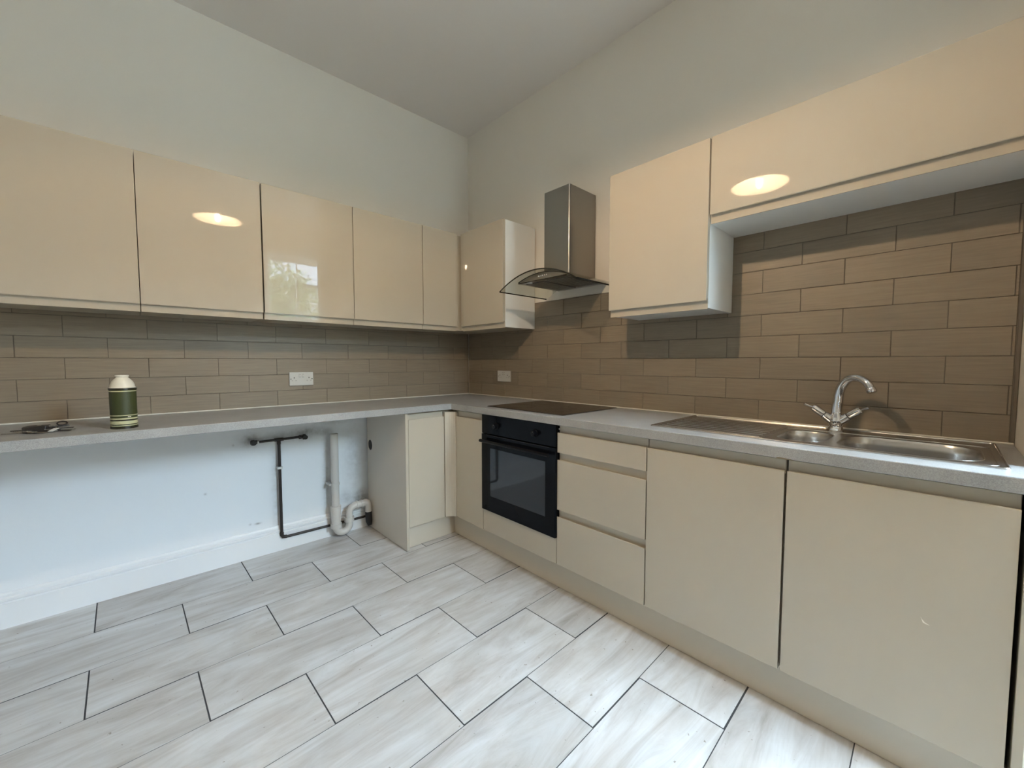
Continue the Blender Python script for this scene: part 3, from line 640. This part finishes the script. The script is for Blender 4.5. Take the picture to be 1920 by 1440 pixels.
bm = bmesh.new(); tube(bm, [Vector((-2.366+0.014*math.cos(a), -0.345+0.008*math.sin(a), KZ+0.024+0.007*math.sin(a))) for a in [2*math.pi*i/24 for i in range(25)]], 0.0028, 8, cap=False); mk('strap_loop', bm, 'key_dark', t, smooth=True)
bm = bmesh.new(); tube(bm, [Vector((-2.395+0.017*math.cos(a), -0.395+0.017*math.sin(a), KZ+0.014+0.006*math.sin(a))) for a in [2*math.pi*i/24 for i in range(25)]], 0.0014, 8, cap=False); mk('split_ring', bm, 'key_metal', t, smooth=True)
key((-2.330, -0.395), (-2.372, -0.385), 0, 'key_dark', 'key_dark', 0.008)
key((-2.322, -0.420), (-2.366, -0.408), 0, 'key_metal', 'key_dark', 0.004)
key((-2.335, -0.440), (-2.372, -0.415), 0, 'key_dark', 'key_metal', 0.002)

# ------------------------------------------------------------------ water pipe on the left wall
PY = -0.030
t = thing('water_pipe', (-1.494, 0, 0.08), 'dark copper water pipe with a T-bar and two isolating valves on the wall', 'pipe')
bm = bmesh.new(); tube(bm, [(-1.497, PY, 0.700), (-1.497, PY, 0.110), (-1.4965, PY, 0.098), (-1.492, PY, 0.088), (-1.482, PY, 0.083)], 0.0085, 12); mk('riser', bm, 'aged_copper', t, smooth=True)
bm = bmesh.new(); tube(bm, [(-1.480, PY, 0.083), (-1.20, PY, 0.080), (-0.934, PY, 0.078)], 0.008, 12); mk('lower_run', bm, 'aged_copper', t, smooth=True)
bm = bmesh.new(); tube(bm, [(-1.620, PY, 0.706), (-1.365, PY, 0.708)], 0.0075, 12); mk('branch', bm, 'aged_copper', t, smooth=True)
bm = bmesh.new(); tube(bm, [(-1.522, PY, 0.707), (-1.472, PY, 0.707)], 0.0105, 12); tube(bm, [(-1.497, PY, 0.707), (-1.497, PY, 0.678)], 0.0105, 12); mk('tee_joint', bm, 'aged_copper', t, smooth=True)
bm = bmesh.new(); tube(bm, [(-1.497, PY, 0.118), (-1.497, PY, 0.100), (-1.491, PY, 0.088), (-1.470, PY, 0.0835)], 0.0112, 12); mk('elbow', bm, 'aged_copper', t, smooth=True)
for x, s in ((-1.636, -1), (-1.352, 1)):
    bm = bmesh.new(); tube(bm, [(x-s*0.026, PY, 0.707), (x+s*0.012, PY, 0.707)], 0.012, 8); tube(bm, [(x, PY, 0.707), (x, PY-0.030, 0.707)], 0.011, 10); tube(bm, [(x, PY, 0.722), (x, PY, 0.690)], 0.0085, 10); v = mk('valve', bm, 'aged_copper', t, smooth=True)
    bm = bmesh.new(); tube(bm, [(x-s*0.030, PY, 0.707), (x-s*0.022, PY, 0.707)], 0.0138, 6); mk('nut', bm, 'key_metal' if s < 0 else 'aged_copper', v)
    bm = bmesh.new(); tube(bm, [(x, PY-0.028, 0.707), (x, PY-0.034, 0.707)], 0.014, 12); mk('valve_cap', bm, 'black_rubber', v, smooth=True)
    mk('wall_bracket', bmbox((x+s*0.004, x+s*0.010, PY, -0.003, 0.703, 0.711)), 'aged_copper', v)
cl = mk('pipe_clip', bmbox((-1.512, -1.482, PY-0.0105, -0.003, 0.522, 0.537)), 'white_plastic', t, bevel=0.003); cl['label'] = 'white pipe clip'

# ------------------------------------------------------------------ washing machine waste pipe
WXP, WYP = -1.180, -0.074
t = thing('waste_pipe', (-1.15, 0, 0.03), 'white plastic waste standpipe with a U-bend trap beside the end panel', 'pipe')
bm = bmesh.new(); tube(bm, [(WXP, WYP, 0.710), (WXP, WYP, 0.200)], 0.0250, 20, cap=False); tube(bm, [(WXP, WYP, 0.205), (WXP, WYP, 0.707)], 0.0222, 20, cap=False); mk('standpipe', bm, 'old_white_plastic', t, smooth=True)
for z in (0.372,):
    bm = bmesh.new(); tube(bm, [(WXP, WYP, z-0.007), (WXP, WYP, z+0.007)], 0.0285, 20); box(bm, WXP-0.040, WXP-0.015, WYP-0.006, -0.004, z-0.007, z+0.007); mk('pipe_clip', bm, 'old_white_plastic', t, smooth=True)
bm = bmesh.new(); tube(bm, [(WXP, WYP, 0.222), (WXP, WYP, 0.220), (WXP, WYP, 0.210), (WXP, WYP, 0.090)], [0.0300, 0.0335, 0.0335, 0.0290], 20); mk('socket_joint', bm, 'old_white_plastic', t, smooth=True)
UX = -1.092
pts = [Vector((WXP, WYP, 0.100)), Vector((WXP, WYP, 0.085))] + arc3(((WXP+UX)/2, WYP-0.002, 0.075), (UX-WXP)/2, (-1, 0, 0), (0, 0, -1), 0.0, math.pi, 14)[1:] + [Vector((UX, WYP, 0.10)), Vector((UX, WYP, 0.120))] + [Vector((UX, WYP, 0.145))] + arc3((UX+0.048, WYP, 0.145), 0.048, (-1, 0, 0), (0, 0, 1), 0.0, math.pi/2, 8)[1:] + [Vector((-1.00, WYP, 0.194)), Vector((-0.975, WYP, 0.194))]
bm = bmesh.new(); tube(bm, pts, 0.0235, 18); mk('trap', bm, 'old_white_plastic', t, smooth=True)
for a, b, rr in (((WXP, WYP, 0.072), (WXP, WYP, 0.100), 0.0355), ((UX, WYP, 0.092), (UX, WYP, 0.122), 0.0325)):
    bm = bmesh.new(); tube(bm, [a, b], rr, 20); mk('trap_nut', bm, 'old_white_plastic', t, smooth=True)
for x in (-1.035, -1.005):
    bm = bmesh.new(); tube(bm, [(x-0.005, WYP, 0.1935), (x+0.005, WYP, 0.194)], 0.0275, 18); mk('collar', bm, 'old_white_plastic', t, smooth=True)
pts = [Vector((-0.985, WYP, 0.194)), Vector((-0.972, WYP-0.002, 0.194))] + [Vector((-0.964, WYP-0.005, 0.190)), Vector((-0.961, WYP-0.008, 0.180)), Vector((-0.960, WYP-0.010, 0.165)), Vector((-0.960, WYP-0.012, 0.125))]
bm = bmesh.new(); tube(bm, pts, [0.0255, 0.0255, 0.0245, 0.0235, 0.022, 0.021], 18); mk('outlet_elbow', bm, 'old_white_plastic', t, smooth=True)
bm = bmesh.new(); tube(bm, [(-0.960, WYP-0.012, 0.130), (-0.960, WYP-0.013, 0.10), (-0.9595, WYP-0.018, 0.060), (-0.959, WYP-0.030, 0.035)], [0.0225, 0.0225, 0.022, 0.014], 16); mk('rubber_connector', bm, 'black_rubber', t, smooth=True)

# ------------------------------------------------------------------ pendant lamp (hangs just above the frame; seen mirrored in the doors)
LX, LY, LZ = -1.582, -1.945, 2.365
t = thing('pendant_lamp', (LX, LY, LZ), 'lit pendant lamp with a shallow pale shade, mirrored in the glossy cupboard doors', 'lamp')
bm = bmesh.new(); lathe(bm, [(0, 0.042), (0.010, 0.042), (0.0125, 0.034), (0.0138, 0.020), (0.0138, 0.008), (0.012, -0.003), (0.007, -0.010), (0, -0.012)], (LX, LY, LZ), 28); mk('bulb', bm, 'bulb_glow', t, smooth=True)
bm = bmesh.new(); lathe(bm, [(0.0, 0.098), (0.015, 0.098), (0.018, 0.092), (0.018, 0.050), (0.013, 0.043), (0.0, 0.043)], (LX, LY, LZ), 24); mk('lamp_holder', bm, 'white_plastic', t, smooth=True)
bm = bmesh.new(); prof = [(0.019, 0.084), (0.030, 0.082), (0.165, 0.004), (0.166, 0.0015), (0.1645, 0.000), (0.1630, 0.002), (0.029, 0.0795), (0.019, 0.081)]
n = 48; rings = [[bm.verts.new((LX+r_*math.cos(2*math.pi*k/n), LY+r_*math.sin(2*math.pi*k/n), LZ+z)) for k in range(n)] for r_, z in prof]
for a, b in zip(rings, rings[1:]+rings[:1]):
    for k in range(n): bm.faces.new((a[k], a[(k+1) % n], b[(k+1) % n], b[k]))
mk('lamp_shade', bm, 'lamp_shade', t, smooth=True)
bm = bmesh.new(); tube(bm, [(LX, LY, LZ+0.097), (LX, LY, HC-0.02)], 0.003, 8); mk('cord', bm, 'lamp_cord', t, smooth=True)
bm = bmesh.new(); lathe(bm, [(0, 0), (0.015, 0), (0.04, 0.012), (0.045, 0.0285), (0, 0.0285)], (LX, LY, HC-0.030), 28); mk('ceiling_rose', bm, 'white_plastic', t, smooth=True)

# ------------------------------------------------------------------ outside, beyond the rear window
struct(mk('ground', bmbox((-25, 25, -60, YR-0.26, -0.6, -0.35)), 'garden_ground'))
t = thing('sky_block_house', (0, -17, -0.35), 'pale rendered house with a slate roof added across the garden to block low sky', 'house')  # added house, its height set to block the low sky
mk('wall', bmbox((-9, 9, -24, -17, -0.35, 4.6)), 'render_pale', t)
bm = bmesh.new(); prism(bm, [(-16.6, 4.5), (-20.5, 6.6), (-24.4, 4.5)], YZ, -9.4, 9.4); mk('roof', bm, 'roof_slate', t)
for x in (-6.5, -3.5, -0.5, 2.5, 5.5):
  for z in (0.6, 2.8):
    w = mk('window', bmbox((x-0.7, x+0.7, -17.02, -16.96, z, z+1.4)), 'render_pale', t)
    for s in (-1, 1): mk('pane', bmbox((x+s*0.34-0.28, x+s*0.34+0.28, -16.965, -16.94, z+0.1, z+1.3)), 'far_window', w)
t = thing('garden_tree', (0.35, -9.0, -0.35), 'leafy garden tree standing between the window and the house', 'tree')
bm = bmesh.new(); tube(bm, [(0.35, -9.0, -0.35), (0.37, -9.0, 0.8), (0.33, -9.03, 1.9), (0.36, -9.0, 3.0)], [0.11, 0.09, 0.07, 0.03], 10); mk('trunk', bm, 'chipped_board', t, smooth=True)
rng = random.Random(3); bm = bmesh.new()
for i in range(2600):
    u, w, q = rng.gauss(0, 1), rng.gauss(0, 1), rng.gauss(0, 1); n_ = math.sqrt(u*u+w*w+q*q); rr = rng.random()**0.4
    c = Vector((0.35+u/n_*rr*1.15, -9.0+w/n_*rr*0.9, 2.65+q/n_*rr*1.05))
    a_ = Vector((rng.gauss(0, 1), rng.gauss(0, 1), rng.gauss(0, 1))).normalized()*0.055; b_ = a_.orthogonal().normalized()*0.035
    bm.faces.new([bm.verts.new(c+a_), bm.verts.new(c+b_), bm.verts.new(c-a_), bm.verts.new(c-b_)])
cr = mk('crown', bm, 'hedge_leaf', t); cr['kind'] = 'stuff'
